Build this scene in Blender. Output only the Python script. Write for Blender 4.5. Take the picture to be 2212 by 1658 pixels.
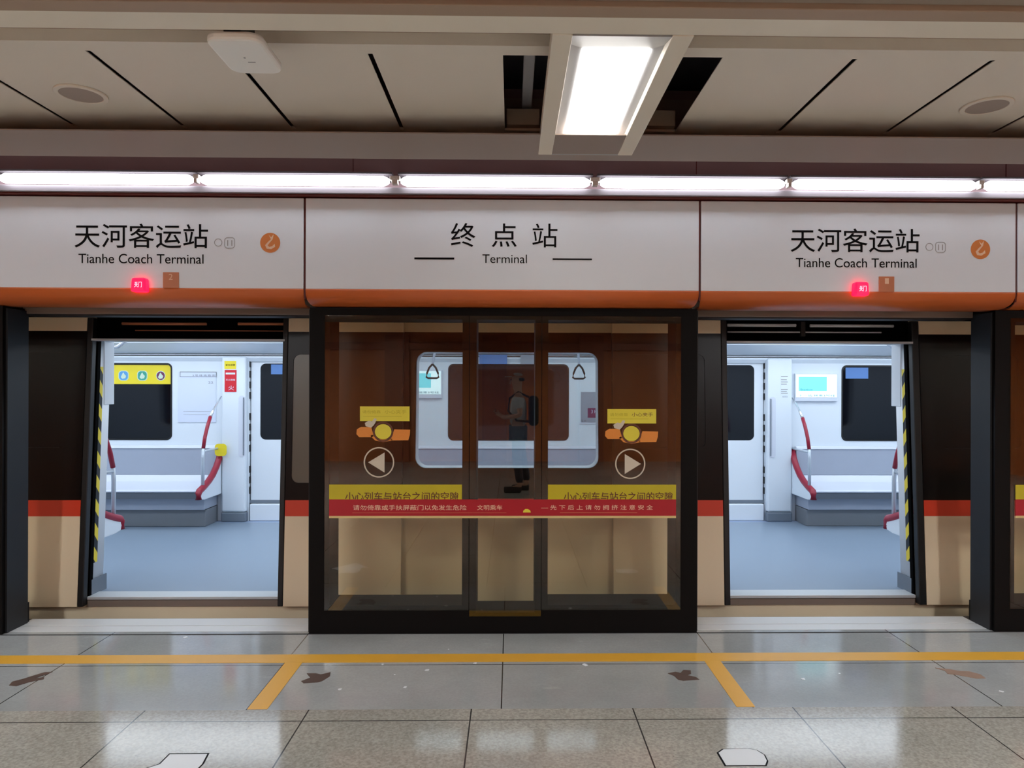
import bpy, bmesh, math, random
from mathutils import Vector, Matrix
random.seed(7)
S = bpy.context.scene
COL = S.collection
for o in list(bpy.data.objects): bpy.data.objects.remove(o)

# ------------------------------------------------------------------ camera
YAW, ROLL = 0.0168, 0.0028
F_PX, CX, CY = 1500.0, 1130.0, 832.5
cd = bpy.data.cameras.new('camera'); cam = bpy.data.objects.new('camera', cd); COL.objects.link(cam)
fw = Vector((math.sin(YAW), math.cos(YAW), 0)); rt = Vector((math.cos(YAW), -math.sin(YAW), 0)); up = Vector((0, 0, 1))
rt2 = rt*math.cos(ROLL)+up*math.sin(ROLL); up2 = -rt*math.sin(ROLL)+up*math.cos(ROLL)
m = Matrix.Identity(4)
for i in range(3):
    m[i][0] = rt2[i]; m[i][1] = up2[i]; m[i][2] = -fw[i]
m.translation = Vector((0, -4.4, 1.57))
cam.matrix_world = m
cd.sensor_fit = 'HORIZONTAL'; cd.sensor_width = 36; cd.lens = F_PX/2212*36
cd.shift_x = -(CX-1106)/2212; cd.shift_y = (CY-829)/2212
cd.clip_start = 0.02; cd.clip_end = 200
S.camera = cam

# ------------------------------------------------------------------ world, exposure
w = bpy.data.worlds.new('world'); S.world = w; w.use_nodes = True
bgn = w.node_tree.nodes['Background']; bgn.inputs[0].default_value = (0.55, 0.52, 0.50, 1); bgn.inputs[1].default_value = 0.25
S.view_settings.view_transform = 'Standard'; S.view_settings.look = 'None'
S.view_settings.gamma = 1; S.view_settings.use_curve_mapping = False
S.view_settings.exposure = 0.58
E_TUBE = 8.5        # tube diffusers above the signs
E_PANEL = 6.5
E_HALL = 53.0       # ceiling light boxes
E_CAR = 2.35         # car interior light strips

# ------------------------------------------------------------------ materials
def s2l(c): return tuple((v/255/12.92 if v/255 <= .04045 else ((v/255+.055)/1.055)**2.4) for v in c)
def mat(name, col, rough=.5, metal=0., spec=.5, noise=0., scale=6., bump=0., emit=None, estr=0., coat=0., alpha=None):
    m = bpy.data.materials.new(name); m.use_nodes = True
    nt = m.node_tree; b = nt.nodes['Principled BSDF']
    c = s2l(col)
    b.inputs['Base Color'].default_value = (*c, 1); b.inputs['Roughness'].default_value = rough
    b.inputs['Metallic'].default_value = metal; b.inputs['Specular IOR Level'].default_value = spec
    b.inputs['Coat Weight'].default_value = coat; b.inputs['Coat Roughness'].default_value = .05
    if noise or bump:
        tc = nt.nodes.new('ShaderNodeTexCoord'); n = nt.nodes.new('ShaderNodeTexNoise')
        n.inputs['Scale'].default_value = scale; n.inputs['Detail'].default_value = 5
        nt.links.new(tc.outputs['Object'], n.inputs['Vector'])
        if noise:
            mx = nt.nodes.new('ShaderNodeMix'); mx.data_type = 'RGBA'
            mx.inputs[6].default_value = (*[v*(1-noise) for v in c], 1); mx.inputs[7].default_value = (*[min(1, v*(1+noise)) for v in c], 1)
            nt.links.new(n.outputs['Fac'], mx.inputs[0]); nt.links.new(mx.outputs[2], b.inputs['Base Color'])
        if bump:
            bp = nt.nodes.new('ShaderNodeBump'); bp.inputs['Strength'].default_value = bump; bp.inputs['Distance'].default_value = .01
            nt.links.new(n.outputs['Fac'], bp.inputs['Height']); nt.links.new(bp.outputs[0], b.inputs['Normal'])
    if emit:
        b.inputs['Emission Color'].default_value = (*s2l(emit), 1); b.inputs['Emission Strength'].default_value = estr
    return m
def glass_mat(name, tint, refl):
    m = bpy.data.materials.new(name); m.use_nodes = True; nt = m.node_tree
    for n in list(nt.nodes): nt.nodes.remove(n)
    out = nt.nodes.new('ShaderNodeOutputMaterial'); mx = nt.nodes.new('ShaderNodeMixShader')
    tr = nt.nodes.new('ShaderNodeBsdfTransparent'); tr.inputs[0].default_value = (*tint, 1)
    gl = nt.nodes.new('ShaderNodeBsdfGlossy'); gl.inputs['Roughness'].default_value = .01
    fr = nt.nodes.new('ShaderNodeLayerWeight'); fr.inputs[0].default_value = .12
    ad = nt.nodes.new('ShaderNodeMath'); ad.operation = 'ADD'; ad.use_clamp = True; ad.inputs[1].default_value = refl
    nt.links.new(fr.outputs['Fresnel'], ad.inputs[0]); nt.links.new(ad.outputs[0], mx.inputs[0])
    nt.links.new(tr.outputs[0], mx.inputs[1]); nt.links.new(gl.outputs[0], mx.inputs[2]); nt.links.new(mx.outputs[0], out.inputs[0])
    return m
M = {}
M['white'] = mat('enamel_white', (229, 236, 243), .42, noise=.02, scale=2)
M['orange'] = mat('enamel_orange', (208, 106, 50), .42, noise=.03, scale=2)
M['black'] = mat('ink_black', (8, 8, 10), .6, spec=.1)
M['ink_grey'] = mat('ink_grey', (150, 150, 150), .5)
M['maroon'] = mat('seam_maroon', (96, 24, 18), .5)
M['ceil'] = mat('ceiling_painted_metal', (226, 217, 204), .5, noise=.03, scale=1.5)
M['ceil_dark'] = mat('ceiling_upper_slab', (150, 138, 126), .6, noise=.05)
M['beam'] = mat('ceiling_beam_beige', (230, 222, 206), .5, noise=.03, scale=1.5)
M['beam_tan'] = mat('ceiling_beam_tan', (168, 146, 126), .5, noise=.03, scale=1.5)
M['mauve'] = mat('cove_mauve_metal', (140, 112, 114), .45, noise=.04, scale=2)
M['plenum'] = mat('plenum_dark', (150, 148, 156), .8, noise=.2, scale=3)
M['duct'] = mat('duct_grey', (200, 200, 206), .6, noise=.1)
M['lampgrey'] = mat('lamp_housing_grey', (176, 176, 178), .4)
M['tube'] = mat('tube_diffuser', (250, 250, 255), .4, emit=(240, 246, 255), estr=E_TUBE)
M['panel_light'] = mat('light_panel_diffuser', (250, 250, 250), .4, emit=(255, 252, 246), estr=E_PANEL)
M['hall_light'] = mat('hall_light_diffuser', (250, 250, 250), .4, emit=(250, 251, 254), estr=E_HALL)
M['car_light'] = mat('car_strip_light', (250, 252, 255), .4, emit=(236, 246, 255), estr=E_CAR)
M['plastic'] = mat('white_plastic', (242, 240, 234), .4)
M['socket'] = mat('lamp_socket', (190, 180, 170), .35, noise=.3, scale=60)
M['frame'] = mat('screen_frame_black', (13, 10, 9), .55, spec=.12, noise=.06, scale=3)
M['rubber'] = mat('black_rubber', (14, 13, 14), .5)
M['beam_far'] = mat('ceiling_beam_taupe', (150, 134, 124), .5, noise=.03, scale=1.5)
M['added_shade'] = mat('added_shade_grey', (70, 64, 66), .6, spec=.2)
M['grille'] = mat('speaker_grille', (164, 150, 140), .6, noise=.1, scale=300)
M['void'] = mat('matte_black', (6, 6, 7), .9, spec=.05)
M['ledge'] = mat('cove_ledge_grey', (120, 112, 116), .5)
M['leaf_pane'] = mat('leaf_window_grey', (104, 98, 86), .3)
M['soffit'] = mat('soffit_brown_grey', (130, 116, 106), .4, noise=.05)
M['alu'] = mat('brushed_aluminium', (214, 214, 212), .4, metal=.1, noise=.05, scale=3)
M['sillplate'] = mat('door_sill_plate', (200, 205, 208), .4, metal=.2, noise=.05)
M['glass'] = glass_mat('tinted_screen_glass', (.935, .925, .86), .07)
M['winglass'] = glass_mat('car_window_glass', (.76, .80, .85), .02)
M['darkglass'] = mat('dark_window_glass', (13, 15, 21), .06, spec=.35)
M['cream'] = mat('car_cream_paint', (238, 218, 186), .35, noise=.03, scale=1.5, coat=.2)
M['red'] = mat('car_red_stripe', (216, 62, 36), .35, noise=.03)
M['band'] = mat('car_black_band', (16, 11, 10), .3, spec=.2)
M['underframe'] = mat('car_underframe', (70, 62, 56), .7, noise=.2)
M['lining'] = mat('car_lining_white', (224, 232, 240), .4, noise=.015, scale=2)
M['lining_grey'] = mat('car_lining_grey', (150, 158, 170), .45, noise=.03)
M['seat'] = mat('bench_shell_pale', (214, 220, 232), .3, noise=.02)
M['seat_grey'] = mat('bench_back_grey', (158, 166, 182), .35, noise=.03)
M['base_grey'] = mat('bench_base_grey', (120, 124, 130), .4, noise=.05)
M['crimson'] = mat('crimson_grip', (150, 20, 48), .35)
M['steel'] = mat('satin_steel', (214, 218, 222), .22, metal=.8)
M['pole'] = mat('pale_pole', (196, 206, 216), .3, metal=.2)
M['chrome'] = mat('polished_rail', (230, 225, 220), .12, metal=1.)
M['dkgrey'] = mat('kick_strip_grey', (112, 122, 134), .5, noise=.05)
M['yellow'] = mat('sticker_yellow', (236, 214, 40), .45, noise=.02)
M['sign_red'] = mat('sticker_red', (206, 30, 44), .45)
M['screen_w'] = mat('display_white', (230, 250, 250), .4, emit=(225, 250, 250), estr=.5)
M['screen_c'] = mat('display_cyan', (120, 220, 230), .4, emit=(120, 225, 232), estr=.4)
M['screen_d'] = mat('display_teal', (50, 120, 140), .4, emit=(60, 130, 150), estr=.2)
M['paper'] = mat('paper_pale', (214, 222, 240), .6)
M['paper_blue'] = mat('paper_blue', (90, 130, 190), .5)
M['em_blue'] = mat('emblem_blue', (90, 160, 215), .5); M['em_green'] = mat('emblem_green', (60, 160, 140), .5)
M['em_plum'] = mat('emblem_plum', (110, 45, 85), .5); M['em_pale'] = mat('emblem_pale', (205, 225, 205), .5)
M['banner'] = mat('banner_crimson', (168, 20, 34), .4)
M['banner_cream'] = mat('banner_cream', (214, 190, 130), .4)
M['banner_ink'] = mat('banner_pale_ink', (236, 200, 170), .5)
M['olive'] = mat('sticker_olive_yellow', (190, 174, 30), .4)
M['lab_yellow'] = mat('label_yellow', (226, 212, 66), .4)
M['brown_ink'] = mat('brown_ink', (96, 50, 30), .5)
M['ribbon'] = mat('ribbon_orange', (226, 140, 56), .4)
M['pale'] = mat('sticker_pale', (205, 196, 176), .4)
M['badge'] = mat('badge_orange', (216, 130, 68), .4, noise=.06, scale=20)
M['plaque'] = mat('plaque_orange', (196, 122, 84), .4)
M['lamp_red'] = mat('indicator_red', (230, 10, 40), .3, emit=(255, 10, 50), estr=2.2)
M['lamp_text'] = mat('indicator_text', (255, 200, 210), .3, emit=(255, 190, 205), estr=1.2)
M['tape'] = mat('floor_tape_yellow', (224, 168, 52), .45, noise=.05, scale=8)
M['worn'] = mat('worn_brown_vinyl', (84, 62, 50), .6, noise=.15, scale=20)
M['worn_light'] = mat('faded_brown_vinyl', (150, 122, 104), .6, noise=.15, scale=20)
M['arrow'] = mat('floor_arrow_white', (222, 226, 228), .4)
M['hallwall'] = mat('hall_wall_brown', (206, 116, 60), .45, noise=.08, scale=.6)
M['hallwall2'] = mat('hall_wall_dark', (168, 84, 44), .45, noise=.08, scale=.6)
M['tunnel'] = mat('tunnel_concrete', (48, 46, 44), .9, noise=.2)
M['skin'] = mat('skin', (196, 150, 122), .5); M['hair'] = mat('hair_black', (20, 16, 14), .5)
M['shirt'] = mat('shirt_pale_grey', (190, 196, 196), .8, noise=.05); M['trousers'] = mat('trousers_dark', (40, 42, 52), .8, noise=.1)
M['strap'] = mat('bag_black', (30, 28, 28), .7); M['shoe'] = mat('shoe_dark', (24, 22, 22), .5)
M['cap'] = mat('cap_white', (200, 196, 190), .7)

def hazard_mat():
    m = mat('hazard_stripes', (230, 210, 60), .4); nt = m.node_tree; b = nt.nodes['Principled BSDF']
    tc = nt.nodes.new('ShaderNodeTexCoord'); sp = nt.nodes.new('ShaderNodeSeparateXYZ'); nt.links.new(tc.outputs['Object'], sp.inputs[0])
    a = nt.nodes.new('ShaderNodeMath'); a.operation = 'MULTIPLY_ADD'; a.inputs[1].default_value = 1.3
    nt.links.new(sp.outputs['Y'], a.inputs[0]); nt.links.new(sp.outputs['Z'], a.inputs[2])
    d = nt.nodes.new('ShaderNodeMath'); d.operation = 'DIVIDE'; d.inputs[1].default_value = .185; nt.links.new(a.outputs[0], d.inputs[0])
    fr = nt.nodes.new('ShaderNodeMath'); fr.operation = 'FRACT'; nt.links.new(d.outputs[0], fr.inputs[0])
    lt = nt.nodes.new('ShaderNodeMath'); lt.operation = 'LESS_THAN'; lt.inputs[1].default_value = .48; nt.links.new(fr.outputs[0], lt.inputs[0])
    mx = nt.nodes.new('ShaderNodeMix'); mx.data_type = 'RGBA'; nt.links.new(lt.outputs[0], mx.inputs[0])
    mx.inputs[6].default_value = (*s2l((236, 214, 50)), 1); mx.inputs[7].default_value = (*s2l((16, 16, 16)), 1)
    nt.links.new(mx.outputs[2], b.inputs['Base Color'])
    return m
M['hazard'] = hazard_mat()

def floor_mat(name, c1, c2, bw, bh, ox, oy, rough, spec, speck, seam=.0035):
    m = bpy.data.materials.new(name); m.use_nodes = True; nt = m.node_tree; N = nt.nodes.new; L = nt.links.new
    b = nt.nodes['Principled BSDF']; tc = N('ShaderNodeTexCoord')
    mp = N('ShaderNodeMapping'); mp.inputs['Location'].default_value = (-ox, -oy, 0); L(tc.outputs['Object'], mp.inputs[0])
    br = N('ShaderNodeTexBrick'); br.offset = 0; br.squash = 1
    br.inputs['Scale'].default_value = 1; br.inputs['Mortar Size'].default_value = seam; br.inputs['Mortar Smooth'].default_value = .1
    br.inputs['Brick Width'].default_value = bw; br.inputs['Row Height'].default_value = bh
    L(mp.outputs[0], br.inputs[0])
    n1 = N('ShaderNodeTexNoise'); n1.inputs['Scale'].default_value = 1.6; n1.inputs['Detail'].default_value = 6; L(tc.outputs['Object'], n1.inputs[0])
    n2 = N('ShaderNodeTexNoise'); n2.inputs['Scale'].default_value = 85; n2.inputs['Detail'].default_value = 4; L(tc.outputs['Object'], n2.inputs[0])
    mx = N('ShaderNodeMix'); mx.data_type = 'RGBA'; mx.inputs[6].default_value = (*s2l(c1), 1); mx.inputs[7].default_value = (*s2l(c2), 1)
    r0 = N('ShaderNodeMapRange'); r0.inputs[1].default_value = .35; r0.inputs[2].default_value = .65; L(n1.outputs[0], r0.inputs[0]); L(r0.outputs[0], mx.inputs[0])
    # speckle
    r1 = N('ShaderNodeMapRange'); r1.inputs[1].default_value = .35; r1.inputs[2].default_value = .65; r1.inputs[3].default_value = 1-speck; r1.inputs[4].default_value = 1+speck*.6
    L(n2.outputs[0], r1.inputs[0])
    mu = N('ShaderNodeVectorMath'); mu.operation = 'SCALE'; L(mx.outputs[2], mu.inputs[0]); L(r1.outputs[0], mu.inputs[3])
    # dark pits
    vo = N('ShaderNodeTexVoronoi'); vo.inputs['Scale'].default_value = 26; vo.inputs['Randomness'].default_value = 1; L(tc.outputs['Object'], vo.inputs[0])
    n3 = N('ShaderNodeTexNoise'); n3.inputs['Scale'].default_value = 5; L(tc.outputs['Object'], n3.inputs[0])
    th = N('ShaderNodeMath'); th.operation = 'MULTIPLY'; th.inputs[1].default_value = .17; L(n3.outputs[0], th.inputs[0])
    lt = N('ShaderNodeMath'); lt.operation = 'LESS_THAN'; L(vo.outputs['Distance'], lt.inputs[0]); L(th.outputs[0], lt.inputs[1])
    l2 = N('ShaderNodeMath'); l2.operation = 'MULTIPLY'; l2.inputs[1].default_value = speck*1.6; L(lt.outputs[0], l2.inputs[0])
    m2 = N('ShaderNodeMix'); m2.data_type = 'RGBA'; L(l2.outputs[0], m2.inputs[0]); L(mu.outputs[0], m2.inputs[6]); m2.inputs[7].default_value = (*s2l((84, 80, 74)), 1)
    # pale scuffs
    n4 = N('ShaderNodeTexNoise'); n4.inputs['Scale'].default_value = 9; n4.inputs['Detail'].default_value = 8; n4.inputs['Roughness'].default_value = .7
    mp4 = N('ShaderNodeMapping'); mp4.inputs['Rotation'].default_value = (0, 0, .7); mp4.inputs['Scale'].default_value = (.5, 1.6, 1); L(tc.outputs['Object'], mp4.inputs[0]); L(mp4.outputs[0], n4.inputs[0])
    r4 = N('ShaderNodeMapRange'); r4.inputs[1].default_value = .62; r4.inputs[2].default_value = .74; r4.inputs[4].default_value = .35; L(n4.outputs[0], r4.inputs[0])
    m3 = N('ShaderNodeMix'); m3.data_type = 'RGBA'; L(r4.outputs[0], m3.inputs[0]); L(m2.outputs[2], m3.inputs[6]); m3.inputs[7].default_value = (*s2l((205, 205, 198)), 1)
    m4 = N('ShaderNodeMix'); m4.data_type = 'RGBA'; L(br.outputs['Fac'], m4.inputs[0]); L(m3.outputs[2], m4.inputs[6]); m4.inputs[7].default_value = (*s2l((62, 60, 58)), 1)
    L(m4.outputs[2], b.inputs['Base Color'])
    rr = N('ShaderNodeMapRange'); rr.inputs[3].default_value = rough*.8; rr.inputs[4].default_value = rough*1.25; L(n1.outputs[0], rr.inputs[0]); L(rr.outputs[0], b.inputs['Roughness'])
    b.inputs['Specular IOR Level'].default_value = spec
    return m
M['tile_front'] = floor_mat('floor_tile_pale', (172, 174, 172), (154, 157, 155), 1.232, 1.024, -.045, 0.0, .10, .5, .05)
M['tile_back'] = floor_mat('floor_tile_granite', (176, 171, 160), (160, 157, 147), .785, .9, -.19, -1.026, .10, .5, .22)

# car floor: vinyl with faint lengthwise bands
def carfloor():
    m = mat('car_floor_vinyl', (132, 148, 172), .35); nt = m.node_tree; b = nt.nodes['Principled BSDF']
    tc = nt.nodes.new('ShaderNodeTexCoord'); sp = nt.nodes.new('ShaderNodeSeparateXYZ'); nt.links.new(tc.outputs['Object'], sp.inputs[0])
    cr = nt.nodes.new('ShaderNodeValToRGB'); cr.color_ramp.interpolation = 'CONSTANT'
    mr = nt.nodes.new('ShaderNodeMapRange'); mr.inputs[1].default_value = .6; mr.inputs[2].default_value = 3.5; nt.links.new(sp.outputs['Y'], mr.inputs[0]); nt.links.new(mr.outputs[0], cr.inputs[0])
    e = cr.color_ramp.elements; A = (*s2l((152, 170, 200)), 1); B = (*s2l((134, 150, 168)), 1)
    e[0].position = 0; e[0].color = B; e[1].position = (1.22-.6)/2.9; e[1].color = A
    x = e.new((1.82-.6)/2.9); x.color = B; x = e.new((2.47-.6)/2.9); x.color = A
    nt.links.new(cr.outputs[0], b.inputs['Base Color'])
    return m
M['carfloor'] = carfloor()

# ------------------------------------------------------------------ geometry helpers
class MB:
    def __init__(s): s.bm = bmesh.new()
    def box(s, x0, x1, y0, y1, z0, z1, tilt=0.):
        vs = [s.bm.verts.new((x, y+tilt*max(z, 0), z)) for x in (x0, x1) for y in (y0, y1) for z in (z0, z1)]
        for f in ((0, 1, 3, 2), (4, 6, 7, 5), (0, 4, 5, 1), (2, 3, 7, 6), (0, 2, 6, 4), (1, 5, 7, 3)): s.bm.faces.new([vs[i] for i in f])
        return s
    def prism(s, pts, axis, a0, a1):
        # pts in the plane across `axis`: x->(y,z)  y->(x,z)  z->(x,y)
        def P(p, a): return {'x': (a, p[0], p[1]), 'y': (p[0], a, p[1]), 'z': (p[0], p[1], a)}[axis]
        A = [s.bm.verts.new(P(p, a0)) for p in pts]; B = [s.bm.verts.new(P(p, a1)) for p in pts]; n = len(pts)
        s.bm.faces.new(A[::-1]); s.bm.faces.new(B)
        for i in range(n): s.bm.faces.new((A[i], A[(i+1) % n], B[(i+1) % n], B[i]))
        return s
    def tube(s, pts, r, n=10, flat=1.):
        pts = [Vector(p) for p in pts]; rings = []
        for i, p in enumerate(pts):
            t = (pts[min(i+1, len(pts)-1)]-pts[max(i-1, 0)]).normalized()
            u = t.cross(Vector((0, 0, 1)));  u = u if u.length > .1 else t.cross(Vector((1, 0, 0))); u.normalize(); v = t.cross(u).normalized()
            rr = r[i] if isinstance(r, (list, tuple)) else r
            rings.append([s.bm.verts.new(p+u*math.cos(a)*rr*flat+v*math.sin(a)*rr) for a in [2*math.pi*k/n for k in range(n)]])
        for a, b in zip(rings, rings[1:]):
            for k in range(n): s.bm.faces.new((a[k], a[(k+1) % n], b[(k+1) % n], b[k]))
        s.bm.faces.new(rings[0][::-1]); s.bm.faces.new(rings[-1])
        return s
    def disc(s, c, r, axis, t, n=32, ry=None):
        ry = ry or r; ax = {'x': (1, 2), 'y': (0, 2), 'z': (0, 1)}[axis]; k = {'x': 0, 'y': 1, 'z': 2}[axis]
        pts = [(c[ax[0]]+r*math.cos(a), c[ax[1]]+ry*math.sin(a)) for a in [2*math.pi*i/n for i in range(n)]]
        return s.prism(pts, axis, c[k], c[k]+t)
    def ring(s, c, r0, r1, axis, t, n=48):
        ax = {'x': (1, 2), 'y': (0, 2), 'z': (0, 1)}[axis]; k = {'x': 0, 'y': 1, 'z': 2}[axis]
        def V(r, a, d):
            v = [0, 0, 0]; v[ax[0]] = c[ax[0]]+r*math.cos(a); v[ax[1]] = c[ax[1]]+r*math.sin(a); v[k] = c[k]+d; return s.bm.verts.new(v)
        R = [[V(r, 2*math.pi*i/n, d) for r, d in ((r0, 0), (r1, 0), (r1, t), (r0, t))] for i in range(n)]
        for i in range(n):
            a, b = R[i], R[(i+1) % n]
            for q in range(4): s.bm.faces.new((a[q], a[(q+1) % 4], b[(q+1) % 4], b[q]))
        return s
    def build(s, name, material, parent=None, bevel=0., smooth=False, subsurf=0):
        bmesh.ops.recalc_face_normals(s.bm, faces=s.bm.faces)
        me = bpy.data.meshes.new(name); s.bm.to_mesh(me); s.bm.free()
        return link(name, me, material, parent, bevel, smooth)
ORIG = {}
def link(name, me, material, parent=None, bevel=0., smooth=False):
    me.materials.clear(); me.materials.append(material if not isinstance(material, str) else M[material])
    o = bpy.data.objects.new(name, me); COL.objects.link(o)
    if parent is not None:
        org = ORIG[parent]; o.parent = parent
    else:
        xs = [v.co for v in me.vertices]
        org = Vector(((min(v.x for v in xs)+max(v.x for v in xs))/2, (min(v.y for v in xs)+max(v.y for v in xs))/2, min(v.z for v in xs)))
        o.location = org
    ORIG[o] = org.copy()
    me.transform(Matrix.Translation(-org))
    if smooth:
        for p in me.polygons: p.use_smooth = True
    if bevel:
        b = o.modifiers.new('bevel', 'BEVEL'); b.width = bevel; b.segments = 2; b.limit_method = 'ANGLE'; b.angle_limit = .6
    return o
def thing(name, label, cat, loc, group=None):
    o = bpy.data.objects.new(name, None); COL.objects.link(o); o.location = loc; o.empty_display_size = .1
    ORIG[o] = Vector(loc); return tag(o, label, cat, group)
def tag(o, label, cat, group=None, kind=None):
    o['label'] = label; o['category'] = cat
    if group: o['group'] = group
    if kind: o['kind'] = kind
    return o
def struct(o): o['kind'] = 'structure'; return o
def dup(o, off, label=None, parent=None):
    c = o.copy(); COL.objects.link(c)
    if parent is None: c.location = o.location+Vector(off)
    else: c.parent = parent
    ORIG[c] = ORIG[o]+Vector(off)
    if label: c['label'] = label
    for ch in list(o.children): dup(ch, off, None, c)
    return c
def rrect(x0, x1, z0, z1, r, n=8):
    pts = []
    for cx, cz, a0 in ((x1-r, z1-r, 0), (x0+r, z1-r, 90), (x0+r, z0+r, 180), (x1-r, z0+r, 270)):
        for i in range(n+1):
            a = math.radians(a0+90*i/n); pts.append((cx+r*math.cos(a), cz+r*math.sin(a)))
    return pts
def plate_mesh(outer, holes, y0, y1, tilt=0.):
    cu = bpy.data.curves.new('c', 'CURVE'); cu.dimensions = '2D'; cu.fill_mode = 'BOTH'; cu.extrude = (y1-y0)/2
    for ring in [outer]+holes:
        sp = cu.splines.new('POLY'); sp.points.add(len(ring)-1); sp.use_cyclic_u = True
        for p, q in zip(sp.points, ring): p.co = (q[0], q[1], 0, 1)
    o = bpy.data.objects.new('t', cu); COL.objects.link(o)
    me = bpy.data.meshes.new_from_object(o); bpy.data.objects.remove(o)
    ym = (y0+y1)/2
    for v in me.vertices:
        x, z, d = v.co; v.co = (x, ym-d+tilt*max(z, 0), z)
    return me
def plate(name, outer, holes, y0, y1, material, parent=None, tilt=0.): return link(name, plate_mesh(outer, holes, y0, y1, tilt), material, parent)
def rect(x0, x1, z0, z1): return [(x0, z0), (x1, z0), (x1, z1), (x0, z1)]
def text_mesh(s, x0, x1, z0, z1, y, tilt=0., bold=0., space=1., keep=False, thick=.0006):
    cu = bpy.data.curves.new('t', 'FONT'); cu.body = s; cu.extrude = .001; cu.offset = bold; cu.space_character = space
    o = bpy.data.objects.new('t', cu); COL.objects.link(o); bpy.context.view_layer.update()
    me = bpy.data.meshes.new_from_object(o); bpy.data.objects.remove(o)
    xs = [v.co.x for v in me.vertices]; zs = [v.co.y for v in me.vertices]; ax, bx, az, bz = min(xs), max(xs), min(zs), max(zs)
    for v in me.vertices:
        X = x0+(v.co.x-ax)/(bx-ax)*(x1-x0); Z = z0+(v.co.y-az)/(bz-az)*(z1-z0); d = (0 if v.co.z > 0 else 1)
        v.co = (X, y-thick+d*thick+tilt*max(Z, 0), Z)
    return me
def text(name, s, x0, x1, z0, z1, y, material, parent=None, **k): return link(name, text_mesh(s, x0, x1, z0, z1, y, **k), material, parent)
def join_meshes(ms):
    bm = bmesh.new()
    for me in ms: bm.from_mesh(me); bpy.data.meshes.remove(me)
    out = bpy.data.meshes.new('j'); bm.to_mesh(out); bm.free(); return out

# ------------------------------------------------------------------ station shell
XL, XR, YB = -9.0, 9.0, -10.0
struct(MB().box(XL, XR, -1.024, .05, -.3, 0).build('floor', 'tile_front'))
struct(MB().box(XL, XR, YB, -1.024, -.3, 0).build('floor', 'tile_back'))
struct(MB().box(XL, XR, .05, .34, -1.6, -.012).build('trim_1', 'underframe'))          # platform edge
struct(MB().box(XL, XR, .34, 5.2, -1.7, -1.6).build('floor', 'tunnel'))               # track bed
struct(MB().box(XL, XR, 5.2, 5.3, -1.7, 4.).build('wall_tunnel', 'tunnel'))
hw = MB().box(XL, XR, YB-.2, YB, -.3, 3.2); struct(hw.build('wall_back', 'hallwall'))
wp = MB()
for x in (-7.2, -5.2, -2.6, -.6, 1.4, 4.2, 6.4): wp.box(x, x+.5, YB, YB+.12, 0, 2.6)
wp.box(XL, XR, YB, YB+.1, 2.3, 2.45)
struct(wp.build('trim_2', 'hallwall2', bevel=.01))
struct(MB().box(XL-.1, XL, YB, 5.2, -1.7, 3.9).build('wall_left', 'hallwall'))
struct(MB().box(XR, XR+.1, YB, 5.2, -1.7, 3.9).build('wall_right', 'hallwall'))
# ceiling: upper slab over the recess, beams, hall ceiling behind the camera
struct(MB().box(XL, XR, -2.4, .36, 3.42, 3.5).build('ceiling', 'plenum'))
struct(MB().box(XL, XR, -2.36, -2.33, 2.95, 3.42).build('wall_plenum', 'plenum'))
struct(MB().box(XL, XR, YB, -2.325, 2.868, 2.95).build('ceiling', 'ceil_dark'))
fb = MB().prism([(-1.052, 2.78), (-.674, 2.78), (-.674, 3.10), (-.70, 3.10), (-.70, 2.80), (-.99, 2.80), (-1.052, 2.786)], 'x', XL, XR)  # beams, panels, light box and ceiling fittings: coordinates scaled down about the camera
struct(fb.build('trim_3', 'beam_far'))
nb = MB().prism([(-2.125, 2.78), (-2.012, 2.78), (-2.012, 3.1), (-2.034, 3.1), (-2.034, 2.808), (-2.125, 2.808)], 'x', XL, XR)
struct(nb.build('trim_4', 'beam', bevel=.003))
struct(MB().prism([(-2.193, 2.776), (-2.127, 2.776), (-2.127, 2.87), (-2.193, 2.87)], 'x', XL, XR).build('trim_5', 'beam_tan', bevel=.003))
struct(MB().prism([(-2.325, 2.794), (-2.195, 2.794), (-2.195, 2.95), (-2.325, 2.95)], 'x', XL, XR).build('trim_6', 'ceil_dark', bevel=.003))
# flanges framing the panels
struct(MB().box(XL, XR, -1.734, -1.663, 2.871, 2.883).build('trim_7', 'ceil'))
struct(MB().box(XL, XR, -.858, -.72, 2.871, 2.883).build('trim_8', 'ceil'))
struct(MB().box(XL, XR, -2.012, -1.736, 2.917, 2.927).build('trim_9', 'beam_tan'))
struct(MB().box(XL, XR, -1.739, -1.734, 2.871, 2.927).build('trim_10', 'ceil'))
# ceiling panels between the slots
seams = [-4.94, -4.39, -3.845, -3.295, -2.748, -2.202, -1.656, -1.107, -.559, -.027]
seamsR = [.824, 1.362, 1.915, 2.462, 3.01, 3.56, 4.11, 4.66]
pl = list(zip(seams, seams[1:]))+list(zip(seamsR, seamsR[1:]))
labels = {-2.202: 'beige ceiling panel holding the round speaker on the left', -1.656: 'beige ceiling panel partly behind the white access point, left of its slot',
          -1.107: 'beige ceiling panel just right of the white access point', -.559: 'beige ceiling panel bordering the dark gap left of the bright light box',
          -2.748: 'beige ceiling panel at the far left edge of the photo', .824: 'beige ceiling panel bordering the dark gap right of the bright light box',
          1.362: 'beige ceiling panel second to the right of the light box', 1.915: 'beige ceiling panel holding the round speaker on the right',
          2.462: 'beige ceiling panel at the far right edge of the photo'}
for a, b in pl:
    g = .010
    o = MB().box(a+g, b-g, -1.663, -.858, 2.871, 2.875).build('ceiling_panel', 'ceil')
    tag(o, labels.get(a, 'beige ceiling panel beyond the edge of the photo'), 'ceiling panel', 'beige panels in the recessed ceiling')
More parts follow.
